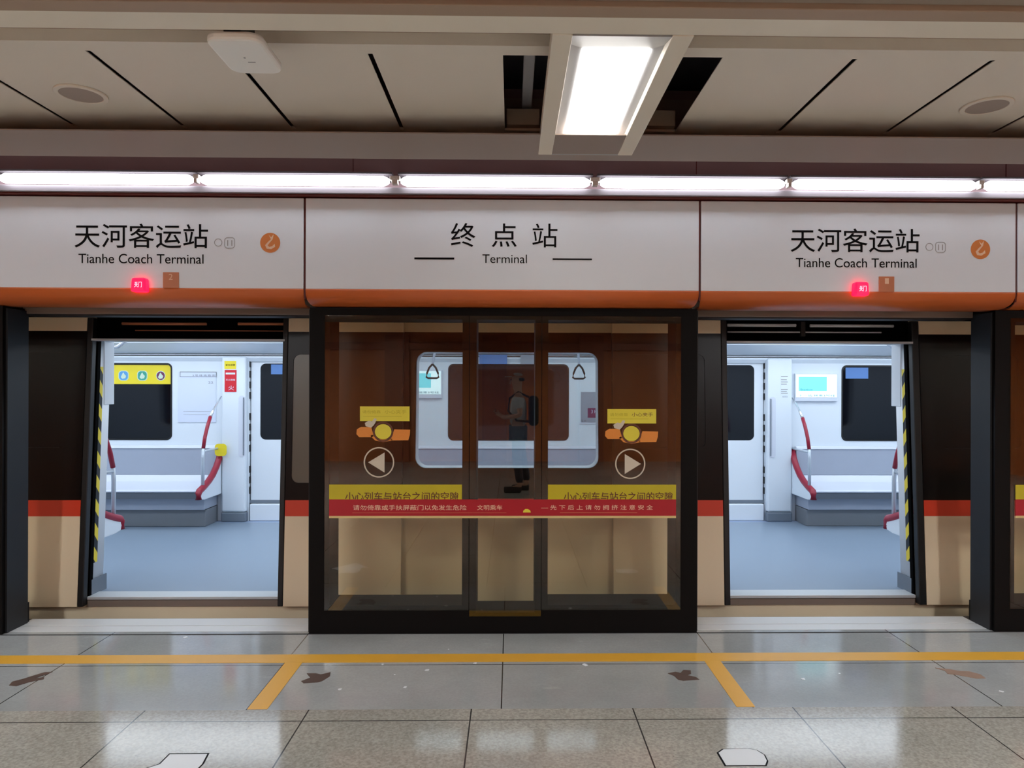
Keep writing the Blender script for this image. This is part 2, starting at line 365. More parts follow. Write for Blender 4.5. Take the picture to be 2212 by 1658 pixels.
# dark gaps beside the light box: plenum with duct
d1 = MB().box(-1.1, 2.0, -1.53, -1.29, 3.07, 3.23).build('air_duct', 'duct', bevel=.005)
tag(d1, 'grey air duct seen inside the dark gap beside the bright ceiling light', 'duct')
tag(MB().box(.05, .10, -2.0, -.75, 3.0, 3.05).build('cable_tray', 'duct', bevel=.004), 'thin cable tray inside the dark gap left of the light box', 'cable tray')
for x0, x1, s_ in ((-.027, .137, 'left'), (.628, .824, 'right')):
    o = MB().box(x0, x1, -.905, -.864, 2.883, 2.962).build('gap_liner', 'beam_tan'); tag(o, 'tan edge strip behind the dark ceiling gap %s of the light box' % s_, 'ceiling trim')

# ------------------------------------------------------------------ ceiling light box
def lightbox(label, x0=.137, y0=-2.012, y1=-.769, z=2.777, lm='panel_light'):
    t = thing('ceiling_light', label, 'ceiling light', (x0+.245, (y0+y1)/2, z), 'ceiling light boxes')
    w_ = .491
    for xa, xb in ((x0, x0+.071), (x0+w_-.075, x0+w_)):
        MB().box(xa, xb, y0, y1, z, z+.06).build('side_rail', 'beam', t, bevel=.003)
    MB().prism([(x0+.071, z+.03), (x0+.135, z+.05), (x0+.135, z+.06), (x0+.071, z+.06)], 'y', y0, y1).prism(
        [(x0+w_-.075, z+.03), (x0+w_-.12, z+.05), (x0+w_-.12, z+.06), (x0+w_-.075, z+.06)], 'y', y0, y1).prism(
        [(y0+.005, z+.0), (y0+.005, z+.06), (y0+.182, z+.06), (y0+.182, z+.045)], 'x', x0+.071, x0+w_-.075).prism(
        [(y1-.002, z+.0), (y1-.002, z+.06), (y1-.115, z+.06), (y1-.115, z+.045)], 'x', x0+.071, x0+w_-.075).build('reflector', 'lampgrey', t)
    MB().box(x0+.071, x0+w_-.075, y0, y1, z+.062, z+.09).build('housing', 'lampgrey', t)
    p = rrect(x0+.127, x0+w_-.114, y0+.182, y1-.115, .012, 4)
    MB().prism(p, 'z', z+.04, z+.058).build('diffuser', lm, t)
    return t
L0 = lightbox('bright white rectangular ceiling light box between the two dark gaps')
dup(L0, (-5.6, 0, 0), 'white rectangular ceiling light box beyond the left side of the photo')
dup(L0, (5.9, 0, 0), 'white rectangular ceiling light box beyond the right side of the photo')
LH = None
for x, sx in ((-6.9, 'far left'), (-3.4, 'left of middle'), (2.7, 'right of middle'), (6.2, 'far right')):
    for y, sy in ((-2.3, 'nearer'), (-4.3, 'farther'), (-5.8, 'added farthest')):  # last row is added to brighten the back wall
        lb = 'ceiling light box behind the viewer, %s row, %s' % (sy, sx)
        if LH is None: LH = lightbox(lb, lm='hall_light'); LH.location += Vector((x, y, 0)); o0 = Vector((x, y, 0))
        else: dup(LH, Vector((x, y, 0))-o0, lb)

# ------------------------------------------------------------------ cove above the signs
struct(MB().box(XL, XR, -.02, .0, 2.72, 3.10).build('wall_cove', 'mauve'))
struct(MB().box(XL, XR, -.674, .0, 3.10, 3.16).build('trim_11', 'mauve'))
struct(MB().box(XL, XR, -.165, -.02, 2.722, 2.73).build('trim_12', 'maroon'))
cb = MB().box(XL, XR, -.19, -.155, 2.728, 2.765)
struct(cb.build('trim_13', 'ledge', bevel=.002))
sm = MB()
for x in (-1.0, 1.165, 3.15): sm.box(x, x+.004, -.024, -.02, 2.75, 3.03)
struct(sm.build('trim_14', 'maroon'))
def tube_lamp(x0, x1, label):
    t = thing('tube_light', label, 'tube light', ((x0+x1)/2, -.23, 2.79), 'row of bright tube lights above the platform signs')
    y, z, r = -.21, 2.796, .031
    pts = [(x0, y, z), (x0+.01, y, z), (x0+.035, y, z)]+[(x0+.035+(x1-x0-.07)*i/6, y, z) for i in range(1, 6)]+[(x1-.035, y, z), (x1-.01, y, z), (x1, y, z)]
    rr = [.012, .02, r]+[r]*5+[r, .02, .012]
    MB().tube(pts, rr, 16).build('diffuser', 'tube', t, smooth=True)
    MB().box(x0-.018, x1+.018, y-.015, y+.17, z+.04, z+.052).build('added_shade', 'added_shade', t, bevel=.002)  # shade plate added to block the tube's upward light
    return t
TB = [(-4.23, -3.10), (-3.05, -1.906), (-1.865, -.737), (-.668, .471), (.532, 1.653), (1.704, 2.831), (2.879, 4.0), (4.06, 5.2)]
TL = ['beyond the left edge of the photo', 'over the left station name sign', 'left of centre, crossing the seam of the left sign', 'over the terminal sign at centre', 'crossing the seam right of the terminal sign', 'over the right station name sign', 'cut off at the right edge of the photo', 'beyond the right edge of the photo']
for (a, b), l in zip(TB, TL): tube_lamp(a, b, 'glowing white tube light '+l)
for i, (x, l) in enumerate(((-1.886, 'slanted pale lamp connector between the tubes over the left sign'), (-.7025, 'metal lamp connector left of the terminal sign'), (.5015, 'metal lamp connector right of the terminal sign'), (1.679, 'pale lamp connector over the left part of the right sign'), (2.855, 'pale lamp connector near the right edge of the photo'))):
    t = thing('lamp_connector', l, 'lamp connector', (x, -.21, 2.77), 'connectors between the tube lights')
    wd = .03 if i in (1, 2) else .017
    MB().box(x-wd*.6, x+wd*.6, -.235, -.19, 2.775, 2.80).build('body', 'socket', t, bevel=.004)
    MB().box(x-wd, x+wd, -.23, -.195, 2.80, 2.825).build('cap', 'socket', t, bevel=.004)

# ------------------------------------------------------------------ header signs
def arc(cy, cz, r, a0, a1, n):
    return [(cy+r*math.cos(math.radians(a0+(a1-a0)*i/n)), cz+r*math.sin(math.radians(a0+(a1-a0)*i/n))) for i in range(n+1)]
FRONT = [(-.12, 2.16), (-.12, 2.15)]+[(-.0+(-.12)*math.cos(math.radians(a)), 2.15-.085*math.sin(math.radians(a))) for a in range(8, 91, 8)]+[(0.02, 2.064), (.1, 2.062)]
def sweep(x0, x1, prof, rc):
    """sheet swept along x; lower corners pulled in a little so the bottom edge is rounded"""
    bm = MB(); b = bm.bm; rows = []
    for (y, z) in prof:
        ins = 0.
        if z < 2.12: t_ = min(1, (2.12-z)/.055); ins = rc*(1-math.sqrt(max(0, 1-t_*t_)))
        rows.append([b.verts.new((x0+ins, y, z)), b.verts.new((x1-ins, y, z)), b.verts.new((x0+ins, y+.012 if z > 2.1 else y, z if z > 2.1 else z+.012)), b.verts.new((x1-ins, y+.012 if z > 2.1 else y, z if z > 2.1 else z+.012))])
    for r, q in zip(rows, rows[1:]):
        b.faces.new((r[0], r[1], q[1], q[0])); b.faces.new((r[2], q[2], q[3], r[3]))
        b.faces.new((r[0], q[0], q[2], r[2])); b.faces.new((r[1], r[3], q[3], q[1]))
    b.faces.new((rows[0][0], rows[0][2], rows[0][3], rows[0][1])); b.faces.new((rows[-1][0], rows[-1][1], rows[-1][3], rows[-1][2]))
    return bm
def header(x0, x1, label):
    t = thing('sign_panel', label, 'sign panel', ((x0+x1)/2, -.05, 2.07), 'curved sign panels above the platform doors')
    MB().box(x0, x1, -.12, -.105, 2.16, 2.715).build('face', 'white', t, bevel=.002)
    sweep(x0, x1, FRONT, .02).build('lower_band', 'orange', t, smooth=True)
    MB().box(x0-.0115, x0-.0025, -.112, -.03, 2.10, 2.715).build('seam_seal', 'maroon', t)
    return t
YH = -.1205
HL = header(-3.245, -1.278, 'white and orange station name sign over the left open doors')
HC = header(-1.264, 1.158, 'white and orange terminal sign over the middle fixed glass panel')
HR = header(1.172, 3.143, 'white and orange station name sign over the right open doors')
HRR = header(3.157, 5.2, 'white and orange sign panel cut off at the right photo edge')
HLL = header(-5.3, -3.259, 'white and orange sign panel beyond the left photo edge')
def station(h, x, xe, ze=0.):
    text('station_name', '天河客运站', x, x+.808, 2.403+ze, 2.552+ze, YH, 'black', h, bold=.004)
    text('english_name', 'Tianhe Coach Terminal', xe, xe+.757, 2.309+ze, 2.367+ze, YH, 'black', h, bold=.002)
    e = MB(); e.ring((x+.87, YH-.001, 2.44+ze), .021, .024, 'y', .001, 24)
    e.build('number_ring', 'ink_grey', h)
    plate('number_box', rrect(x+.907, x+.972, 2.405+ze, 2.472+ze, .02), [rrect(x+.910, x+.969, 2.408+ze, 2.469+ze, .017)], YH-.001, YH, 'ink_grey', h)
    text('station_number', '11', x+.925, x+.955, 2.42+ze, 2.455+ze, YH, 'ink_grey', h)
station(HL, -2.666, -2.642); station(HR, 1.729, 1.762)
text('station_name', '终', -.375, -.224, 2.422, 2.569, YH, 'black', HC, bold=.003)
text('station_name', '点', -.125, .030, 2.423, 2.568, YH, 'black', HC, bold=.003)
text('station_name', '站', .126, .281, 2.422, 2.569, YH, 'black', HC)
text('english_name', 'Terminal', -.181, .093, 2.324, 2.377, YH, 'black', HC, bold=-.002)
MB().box(-.599, -.354, YH-.001, YH, 2.344, 2.356).build('rule_line', 'black', HC)
MB().box(.252, .495, YH-.001, YH, 2.345, 2.355).build('rule_line', 'black', HC)
def badge(x, z, label):
    t = thing('line_badge', label, 'badge', (x, -.1205, z-.06), 'round orange badges on the signs')
    MB().disc((x, -.1215, z), .061, 'y', .001, 40).build('disc', 'badge', t)
    # pale two-horned flame swirl
    s_ = .061
    pts = [(-.15, .8), (.1, .55), (.35, .85), (.25, .35), (.0, .05), (-.25, -.25), (-.1, -.42), (.2, -.35), (.45, -.1), (.5, -.4), (.1, -.65), (-.35, -.6), (-.5, -.25), (-.2, .1), (.08, .35)]
    MB().prism([(x+a*s_, z+b*s_) for a, b in pts], 'y', -.1225, -.1215).build('emblem', 'banner_ink', t)
badge(-1.480, 2.44, 'round orange line badge at the right of the left station sign')
badge(2.920, 2.427, 'round orange line badge at the right of the right station sign')
def doorlamp(x, z, label):
    t = thing('door_indicator', label, 'indicator lamp', (x, -.13, z), 'red door indicator lamps')
    MB().prism([(x-.047, z), (x+.047, z), (x+.041, z+.085), (x-.041, z+.085)], 'y', -.165, -.1).build('lens', 'lamp_red', t, bevel=.012)
    text('lens_text', '关门', x-.02, x+.024, z+.026, z+.06, -.166, 'lamp_text', t)
doorlamp(-2.26, 2.132, 'glowing red door lamp under the left station name')
doorlamp(2.157, 2.130, 'glowing red door lamp under the right station name')
def plaque(x, z, s_, label):
    t = thing('door_number_plaque', label, 'plaque', (x, -.12, z), 'orange door number plaques')
    MB().box(x-.048, x+.048, -.126, -.1205, z, z+.096).build('plate', 'plaque', t, bevel=.002)
    text('number', s_, x-.012, x+.012, z+.05, z+.085, -.1265, 'banner_ink', t)
plaque(-2.081, 2.160, '2', 'small orange square plaque right of the left red door lamp')
plaque(2.329, 2.158, '1', 'small orange square plaque right of the right red door lamp')

# ------------------------------------------------------------------ platform screen door fixed panels
def fixed_panel(x0, x1, label, full=True):
    cx = (x0+x1)/2
    t = thing('screen_door_panel', label, 'screen door panel', (cx, .05, 0), 'fixed glass panels between the open platform doors')
    W_ = x1-x0
    gx0, gx1 = x0+.127, x1-.136
    a, b, c, d = (x0+.963, x0+1.052, x0+1.424, x0+1.506)
    plate('frame', rect(x0, x1, 0.002, 2.06), [rect(gx0, a, .178, 1.987), rect(b, c, .132, 1.987), rect(d, gx1, .178, 1.987)], .002, .235, 'frame', t)
    for p, q, z0 in ((gx0-.03, (a+b)/2-.002, .15), ((a+b)/2+.002, (c+d)/2-.002, .11), ((c+d)/2+.002, gx1+.03, .15)):
        MB().box(p, q, -.006, .001, z0, 2.01).build('glass_pane', 'glass', t)
    MB().box(x0-.012, x0, .03, .22, 0.002, 2.05).box(x1, x1+.012, .03, .22, .002, 2.05).build('edge_seal', 'rubber', t)
    MB().box(x0, x1, .235, .25, .0, .13).build('rear_kick_plate', 'frame', t)
    return t
FP = fixed_panel(-1.273, 1.183, 'black framed three pane fixed glass panel under the terminal sign')
FL = dup(FP, (-4.37, 0, 0), 'black framed fixed glass panel at the left edge of the photo')
FR = dup(FP, (4.375, 0, 0), 'black framed fixed glass panel at the right edge of the photo')
# stickers on the glass
YG = -.0065
def sticker(name, cat, label, mb_or_me, material, group=None):
    return tag(mb_or_me.build(name, material), label, cat, group)
def banner(x0, x1, off, label, writing=True):
    t = thing('warning_banner', label, 'banner', ((x0+x1)/2, YG, .73), 'crimson banners across the fixed glass')
    MB().box(x0, x1, YG-.0015, YG, .747, .85).build('strip', 'banner', t)
    MB().box(x0, x1, YG-.0012, YG, .732, .7465).build('cream_edge', 'banner_cream', t)
    if writing:
        text('lettering', '请勿倚靠或手扶屏蔽门以免发生危险', -.996, -.281, .783, .815, YG-.0016, 'banner_ink', t)
        text('lettering', '文明乘车', -.215, -.056, .783, .815, YG-.0016, 'banner_ink', t)
        text('lettering', '— 先 下 后 上 请 勿 拥 挤 注 意 安 全', .19, .90, .785, .815, YG-.0016, 'banner_ink', t)
        MB().prism([(.075, .768), (.125, .768), (.12, .782), (.105, .79), (.09, .79), (.078, .78)], 'y', YG-.0022, YG-.0016).build('small_logo', 'lab_yellow', t)
        MB().box(-1.0, -.03, YG-.0022, YG-.0016, .765, .767).build('thin_line', 'plaque', t)
        MB().box(.31, .80, YG-.0022, YG-.0016, .765, .768).build('thin_line', 'plaque', t)
    return t
banner(-1.146, 1.047, 0, 'crimson warning banner with pale writing across the middle glass panel')
banner(3.229, 5.42, 0, 'crimson warning banner at the right edge of the photo', False)
def yellowstrip(x0, x1, label, writing=True):
    t = thing('yellow_strip_sticker', label, 'sticker', ((x0+x1)/2, YG, .85), 'yellow strip stickers above the crimson banner')
    MB().box(x0, x1, YG-.001, YG, .8505, .944).build('strip', 'olive', t)
    if writing: 
        me = text_mesh('小心列车与站台之间的空隙', x0+.1, x1-.02, .84, .897, YG-.0011, bold=.01)
        bm = bmesh.new(); bm.from_mesh(me); bmesh.ops.bisect_plane(bm, geom=bm.verts[:]+bm.edges[:]+bm.faces[:], plane_co=(0, 0, .851), plane_no=(0, 0, -1), clear_outer=True); bm.to_mesh(me); bm.free()
        link('lettering', me, 'brown_ink', t)
yellowstrip(-1.146, -.311, 'yellow strip with brown writing on the left pane above the banner')
yellowstrip(.233, 1.047, 'yellow strip with brown writing on the right pane above the banner')
yellowstrip(3.229, 4.0, 'yellow strip sticker on the glass at the right photo edge', False)
def label_st(x0, x1, z0, z1, label, bar=False):
    t = thing('yellow_label', label, 'sticker', ((x0+x1)/2, YG, z0), 'yellow labels on the glass')
    MB().box(x0, x1, YG-.001, YG, z0, z1).build('sheet', 'lab_yellow', t, bevel=0)
    text('lettering', '请勿倚靠', x0+.015, x0+.13, z1-.045, z1-.025, YG-.0011, 'olive', t)
    text('lettering', '小心夹手', x0+.155, x1-.02, z1-.047, z1-.022, YG-.0011, 'brown_ink' if bar else 'olive', t)
    MB().box(x0+.02, x1-.05, YG-.0016, YG-.001, z0+.028, z0+.030).build('line', 'olive', t)
label_st(-.954, -.642, 1.344, 1.437, 'yellow label on the left pane above the left pointing arrow')
label_st(.609, .919, 1.332, 1.423, 'yellow label on the right pane above the right pointing arrow', True)
def ribbon(x, z, label):
    t = thing('ribbon_sticker', label, 'sticker', (x, YG, z-.06), 'orange ribbon stickers on the glass')
    MB().prism([(x-.165, z+.03), (x-.14, z+.045), (x-.075, z+.045), (x-.06, z-.01), (x-.07, z-.02), (x-.15, z-.02), (x-.168, z+.0)], 'y', YG-.001, YG).prism(
        [(x+.07, z+.03), (x+.17, z+.028), (x+.168, z-.005), (x+.158, z-.038), (x+.045, z-.04), (x+.055, z-.015)], 'y', YG-.001, YG).prism(
        [(x-.08, z-.012), (x-.05, z-.04), (x+.0, z-.05), (x+.05, z-.042), (x+.06, z-.03), (x+.04, z-.028), (x+.0, z-.036), (x-.04, z-.028), (x-.068, z-.004)], 'y', YG-.001, YG).build('ribbon', 'ribbon', t)
    MB().disc((x-.0, YG-.0015, z+.015), .052, 'y', .001, 28, .048).build('oval', 'lab_yellow', t)
    MB().ring((x-.0, YG-.0012, z+.015), .053, .064, 'y', .0005, 32).build('dark_rim', 'brown_ink', t)
    MB().prism([(x-.115, z+.07), (x-.09, z+.085), (x-.07, z+.08), (x-.055, z+.10), (x-.04, z+.095), (x-.05, z+.07), (x-.06, z+.055), (x-.075, z+.04), (x-.11, z+.05)], 'y', YG-.0022, YG-.0016).build('pale_scrap', 'pale', t)
ribbon(-.808, 1.262, 'orange ribbon sticker with yellow oval above the left arrow')
ribbon(.762, 1.253, 'orange ribbon sticker with yellow oval above the right arrow')
def arrow_sticker(x, z, sgn, label):
    t = thing('arrow_sticker', label, 'sticker', (x, YG, z-.097), 'round arrow stickers on the glass')
    MB().ring((x, YG-.001, z), .088, .096, 'y', .001, 56).build('circle', 'pale', t)
    MB().prism([(x-sgn*.035, z-.064), (x-sgn*.035, z+.062), (x+sgn*.068, z)], 'y', YG-.001, YG).build('arrowhead', 'pale', t)
arrow_sticker(-.834, 1.084, -1, 'pale circle with left pointing arrow on the left pane')
arrow_sticker(.755, 1.076, 1, 'pale circle with right pointing arrow on the right pane')

# openings: soffit, thresholds
for x0, x1, s_ in ((-3.20, -1.285, 'left'), (1.195, 3.09, 'right')):
    t = thing('door_header_soffit', 'dark brown door header beam above the %s open doors' % s_, 'door header', ((x0+x1)/2, .2, 2.03))
    MB().box(x0, x1, .2, .34, 2.032, 2.3).build('beam', 'soffit', t, bevel=.003)
    MB().box(x0, x1, .21, .33, 2.022, 2.0315).build('seal', 'rubber', t)
    t = thing('door_threshold', 'pale metal threshold strip on the floor under the %s open doors' % s_, 'threshold', ((x0+x1)/2, .16, 0))
    MB().box(x0, x1, .052, .155, -.011, .001).build('front_strip', 'alu', t, bevel=.001)
    MB().box(x0, x1, .165, .30, -.011, .001).build('rear_strip', 'alu', t, bevel=.001)
    MB().box(x0, x1, .155, .165, -.011, -.006).build('groove', 'rubber', t)
struct(MB().box(XL, XR, -.004, .0, .0, .004).build('trim_15', 'rubber'))
struct(MB().box(XL, XR, .02, .36, 2.30, 3.5).build('wall_header', 'plenum'))

# ------------------------------------------------------------------ the train
K = .055
def ye(z, base=.62): return base+K*max(z, 0)
T = thing('metro_car', 'metro train car with cream body, red stripe and dark windows stopped behind the doors', 'train', (0, 2.1, -.9))
X0, X1 = -6.4, 6.4
DL, DR = (-3.022, -1.64), (1.572, 2.945)
WC = (-.70, .64)
segs = [(X0, DL[0]), (DL[1], DR[0]), (DR[1], X1)]
b = MB()
for a, c in segs: b.box(a, c, .62, .64, .0, .633, K)
b.box(X0, X1, .62, .64, -.75, .0, 0)
b.build('lower_panel', 'cream', T)
b = MB()
for a, c in segs: b.box(a, c, .62, .64, .633, .747, K)
b.build('red_stripe', 'red', T)
ms = []
for a, c in segs:
    h = [rrect(WC[0], WC[1], .967, 1.815, .075)] if a < 0 < c else ([rrect(-5.24, -3.9, .967, 1.815, .075)] if c < 0 else [rrect(3.83, 5.17, .967, 1.815, .075)])
    ms.append(plate_mesh(rect(a, c, .747, 1.962), h, .62, .64, K))
link('window_band', join_meshes(ms), 'band', T)
b = MB()
for a, c in ((X0, DL[0]-.02), (DL[1]+.02, DR[0]-.02), (DR[1]+.02, X1)): b.box(a, c, .62, .64, 1.962, 2.06, K)
b.build('cream_top_band', 'cream', T)
b = MB()
for a, c in (DL, DR):
    b2 = MB(); b2.box(a-.02, c+.02, .635, .65, 1.962, 2.25, K).box(a, c, .62, .64, 1.89, 1.9625, K)
    b2.build('over_door_panel', 'void', T)
    for x in (a, c):
        MB().box(x-.007, x+.007, .615, .652, .0, 1.90, K).build('jamb_gasket', 'void', T)
b.box(X0, X1, .735, .76, 2.06, 2.3)
b.prism([(.76, 2.3), (.76, 2.28), (1.2, 2.55), (2.1, 2.65), (3.0, 2.55), (3.45, 2.28), (3.45, 2.3), (3.0, 2.6), (2.1, 2.7), (1.2, 2.6)], 'x', X0, X1)
b.build('roof', 'band', T)
MB().box(X0, X1, 3.52, 3.56, -.75, 2.32).build('far_side', 'cream', T)
MB().box(X0, X1, .66, 3.5, -.75, -.05).build('underframe', 'underframe', T)
MB().box(X0, X0+.05, .64, 3.52, -.05, 2.3).box(X1-.05, X1, .64, 3.52, -.05, 2.3).build('end_wall', 'lining', T)
MB().box(X0+.05, X1-.05, .66, 3.5, .0, .05).build('car_floor', 'carfloor', T)
# outside seams of the door pocket
text('car_number', 'A101', .849, .999, .541, .586, .6485, 'base_grey', T)
text('car_number', '5', .894, .928, .478, .515, .6455, 'base_grey', T)
MB().disc((.919, .636, .426), .022, 'y', .02, 20, .013).build('key_socket', 'rubber', T)
# near side lining with the window reveal
ms = []
for a, c in segs:
    h = [rrect(WC[0], WC[1], .967, 1.815, .075)] if a < 0 < c else ([rrect(-5.24, -3.9, .967, 1.815, .075)] if c < 0 else [rrect(3.83, 5.17, .967, 1.815, .075)])
    aa = a-(.0 if a < -5 else .0)
    ms.append(plate_mesh(rect(a, c, .05, 1.89), h, .645, .79, K))
ms.append(plate_mesh(rect(X0, X1, 1.89, 2.12), [], .785, .895, 0))
link('near_lining', join_meshes(ms), 'lining', T)
wpn = MB()
for a, c in ((WC[0], WC[1]), (-5.24, -3.9), (3.83, 5.17)): wpn.box(a-.02, c+.02, .6405, .6445, .95, 1.83, K)
wpn.build('window_glass', 'winglass', T)
# door jamb trims: hazard strip and grey kick
for x, s_ in ((DL[0], 1), (DR[1], -1), (DL[1], -1), (DR[0], 1)):
    xa, xb = sorted((x, x+s_*.006))
    MB().box(xa, xb, .648, .70, .28, 1.70, K*.9).build('hazard_strip', 'hazard', T)
    xa, xb = sorted((x, x+s_*.008))
    MB().box(xa, xb, .645, .83, .05, .165).build('kick_strip', 'dkgrey', T)
    # widened upper pillar inside
    xa, xb = sorted((x-s_*.01, x+s_*.004))
    MB().box(xa, xb, .80, .93, 1.42, 2.0).build('pillar_trim', 'lining', T, bevel=.004)
for a, c in (DL, DR):
    MB().box(a, c, .60, .74, .035, .056).build('door_sill', 'sillplate', T, bevel=.002)
    MB().box(a, c, .606, .619, -.015, .03).build('sill_edge', 'soffit', T)
    MB().box(a, c, .645, .72, 1.885, 1.90).build('door_head', 'lampgrey', T)
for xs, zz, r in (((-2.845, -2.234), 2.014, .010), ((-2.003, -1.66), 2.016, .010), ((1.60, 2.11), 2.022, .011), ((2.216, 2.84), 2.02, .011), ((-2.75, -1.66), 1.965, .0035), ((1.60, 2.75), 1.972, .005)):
    MB().tube([(xs[0], .722, zz), (xs[1], .722, zz)], r, 10).build('reflection_bar', 'white' if xs[0] > 0 else 'plaque', T, smooth=True)  # coloured bars stand for lights mirrored in the dark panel above the doors
MB().box(2.14, 2.175, .70, .76, 1.94, 2.05).build('centre_support', 'rubber', T, bevel=.004)

# exterior sliding leaves, pushed open
def leaf(xa, xb, tr, label, win=None, pane='band'):
    """xa..xb extents, tr = which end is the trailing, rounded corner (-1 left, +1 right, 0 none)"""
    t = bpy.data.objects.new('door_leaf', None); COL.objects.link(t); t.parent = T; t['label'] = label
    ORIG[t] = Vector(((xa+xb)/2, .57, 0)); t.location = ORIG[t]-ORIG[T]
    y0, y1 = .55, .592
    win = win or (xa+.12, xb-.12, 1.12, 1.80)
    r = .07
    low = rect(xa, xb, .0, .633)
    if tr: 
        cx = (xa+r) if tr < 0 else (xb-r)
        c = [(cx-r*math.sin(math.radians(a))*(1 if tr < 0 else -1), .0+r-r*math.cos(math.radians(a))) for a in range(0, 91, 10)]
        low = ([(xb, 0)]+c+[(xa, .633), (xb, .633)]) if tr < 0 else ([(xa, 0)]+c+[(xb, .633), (xa, .633)])
    link('lower_skin', plate_mesh(low, [], y0, y1, K), 'cream', t)
    MB().box(xa, xb, y0, y1, .633, .747, K).build('red_band', 'red', t)
    plate('window_skin', rect(xa, xb, .747, 1.955), [rrect(*win, .05)], y0, y1, 'band', t, tilt=K)
    MB().box(win[0]-.01, win[1]+.01, y0+.006, y0+.012, win[2]-.02, win[3]+.02, K).build('window_pane', pane, t)
    MB().box(xa, xb, y0, y1, 1.955, 2.052, K).build('top_band', 'cream', t)
    return t
L1 = leaf(-3.90, -3.061, 0, 'cream and black train door leaf slid open at the left of the left doorway')
L2 = leaf(-1.615, -.785, 1, 'cream and black train door leaf between left doorway and middle window', (-1.575, -1.36, .87, 1.79), 'leaf_pane')
L3 = leaf(.735, 1.53, -1, 'cream and black train door leaf between middle window and right doorway')
L4 = leaf(2.995, 3.85, 0, 'cream and black train door leaf slid open right of the right doorway')
for lf, x0, x1 in ((L1, -3.06, -3.018), (L2, -1.655, -1.617), (L3, 1.532, 1.575), (L4, 2.942, 2.994)):
    MB().box(x0, x1, .548, .60, .0, 2.052, K).build('edge_seal', 'rubber', lf, bevel=.006)

# ------------------------------------------------------------------ car interior
YW = 3.42
fw_segs = [(-6.3, -2.93), (-1.58, 1.50), (2.87, 6.3)]
FWIN = [(-5.15, -3.80), (-.70, .636), (3.757, 5.10)]
ms = []
for (a, c), (p, q) in zip(fw_segs, FWIN): ms.append(plate_mesh(rect(a, c, .05, 1.91), [rrect(p, q, .963, 1.80, .055)], YW, YW+.05))
ms.append(plate_mesh(rect(-2.93, -1.58, 1.885, 1.91), [], YW, YW+.05)); ms.append(plate_mesh(rect(1.50, 2.87, 1.885, 1.91), [], YW, YW+.05))
link('far_lining', join_meshes(ms), 'lining', T)
for p, q in FWIN:
    fwn = MB().box(p-.01, q+.01, YW+.02, YW+.045, .95, 1.81).build('far_window', 'darkglass', T)
    plate('window_gasket', rrect(p-.012, q+.012, .951, 1.812, .06), [rrect(p+.004, q-.004, .967, 1.796, .052)], YW-.004, YW+.002, 'rubber', fwn)
for a, c in ((-2.93, -1.58), (1.50, 2.87)):
    mid = (a+c)/2
    for p, q in ((a+.012, mid-.003), (mid+.003, c-.012)):
        lf = plate('far_door_leaf', rect(p, q, .28, 1.885), [rrect(p+.10, q-.10, .955, 1.81, .06)], YW+.02, YW+.05, 'lining', T)
        link('leaf_glass', plate_mesh(rrect(p+.09, q-.09, .945, 1.82, .06), [], YW+.03, YW+.04), 'darkglass', lf)
    MB().box(a, c, YW+.015, YW+.06, .245, .28).build('door_track', 'dkgrey', T)
    MB().box(a+.01, c-.01, YW-.02, YW+.04, .05, .24).build('door_kick', 'lining', T, bevel=.012)
    g = MB(); n = 13
    for xx in (a+.004, c-.004):
        for i in range(n):
            z = .38+1.42*i/(n-1)
            if i % 5 != 3: g.box(xx-.006, xx+.006, YW-.002, YW+.03, z-.03, z+.045)
    g.build('jamb_hazard_marks', 'rubber', T)
# ceiling, cove and light strips
MB().box(-6.3, 6.3, .82, 3.5, 2.13, 2.16).build('car_ceiling', 'lining', T)
MB().prism([(3.42, 1.915), (3.10, 2.02), (3.10, 2.13), (3.50, 2.13), (3.50, 1.915)], 'x', -6.3, 6.3).build('ceiling_cove', 'lining', T)
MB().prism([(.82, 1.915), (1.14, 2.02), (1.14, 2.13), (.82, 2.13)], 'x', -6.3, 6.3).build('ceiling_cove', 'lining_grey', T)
MB().box(-6.3, 6.3, 3.395, 3.425, 1.893, 1.900).build('cove_gap', 'rubber', T)
MB().prism([(3.42, 1.83), (3.385, 1.87), (3.385, 1.888), (3.42, 1.892)], 'x', -6.3, 6.3).build('ceiling_ledge', 'lining', T)
for y in (2.78, 1.46):
    for x0, x1 in ((-6.2, -2.1), (-2.05, 2.05), (2.1, 6.2)):
        MB().box(x0, x1, y-.28, y+.28, 2.07, 2.128).build('light_strip', 'car_light', T, bevel=.01)
# screens, posters and pillars
def pillar(x0, x1):
    p = MB().box(x0, x1, YW-.075, YW-.001, .16, 1.885).build('door_pillar', 'lining', T, bevel=.02)
    MB().box(x0-.005, x1+.005, YW-.08, YW-.002, .05, .158).build('pillar_base', 'dkgrey', p, bevel=.015)
    return p
pillar(-3.21, -2.945); pillar(2.875, 3.155); pillar(-1.565, -1.32); pillar(1.24, 1.485)
for x in (-2.985, 2.93):
    h = MB().prism(rrect(x-.035, x+.035, .77, 1.45, .03), 'y', YW-.080, YW-.0755).build('grab_recess', 'seat', T)
    MB().tube([(x+(.022 if x < 0 else -.022), YW-.088, .79), (x+(.022 if x < 0 else -.022), YW-.088, 1.43)], .006, 8).build('grab_bar', 'dkgrey', h)
YP = YW-.076
def board(name, label, cat, x0, x1, z0, z1, y, material, d=.004):
    t = thing(name, label, cat, ((x0+x1)/2, y, z0)); MB().box(x0, x1, y-d, y, z0, z1).build('sheet', material, t); return t
t = board('emergency_notice', 'red and yellow emergency notice on the white pillar in the left doorway', 'notice', -3.175, -3.045, 1.49, 1.735, YP, 'sign_red', .002)
MB().box(-3.178, -3.05, YP-.002, YP, 1.745, 1.835).build('yellow_notice', 'yellow', t)
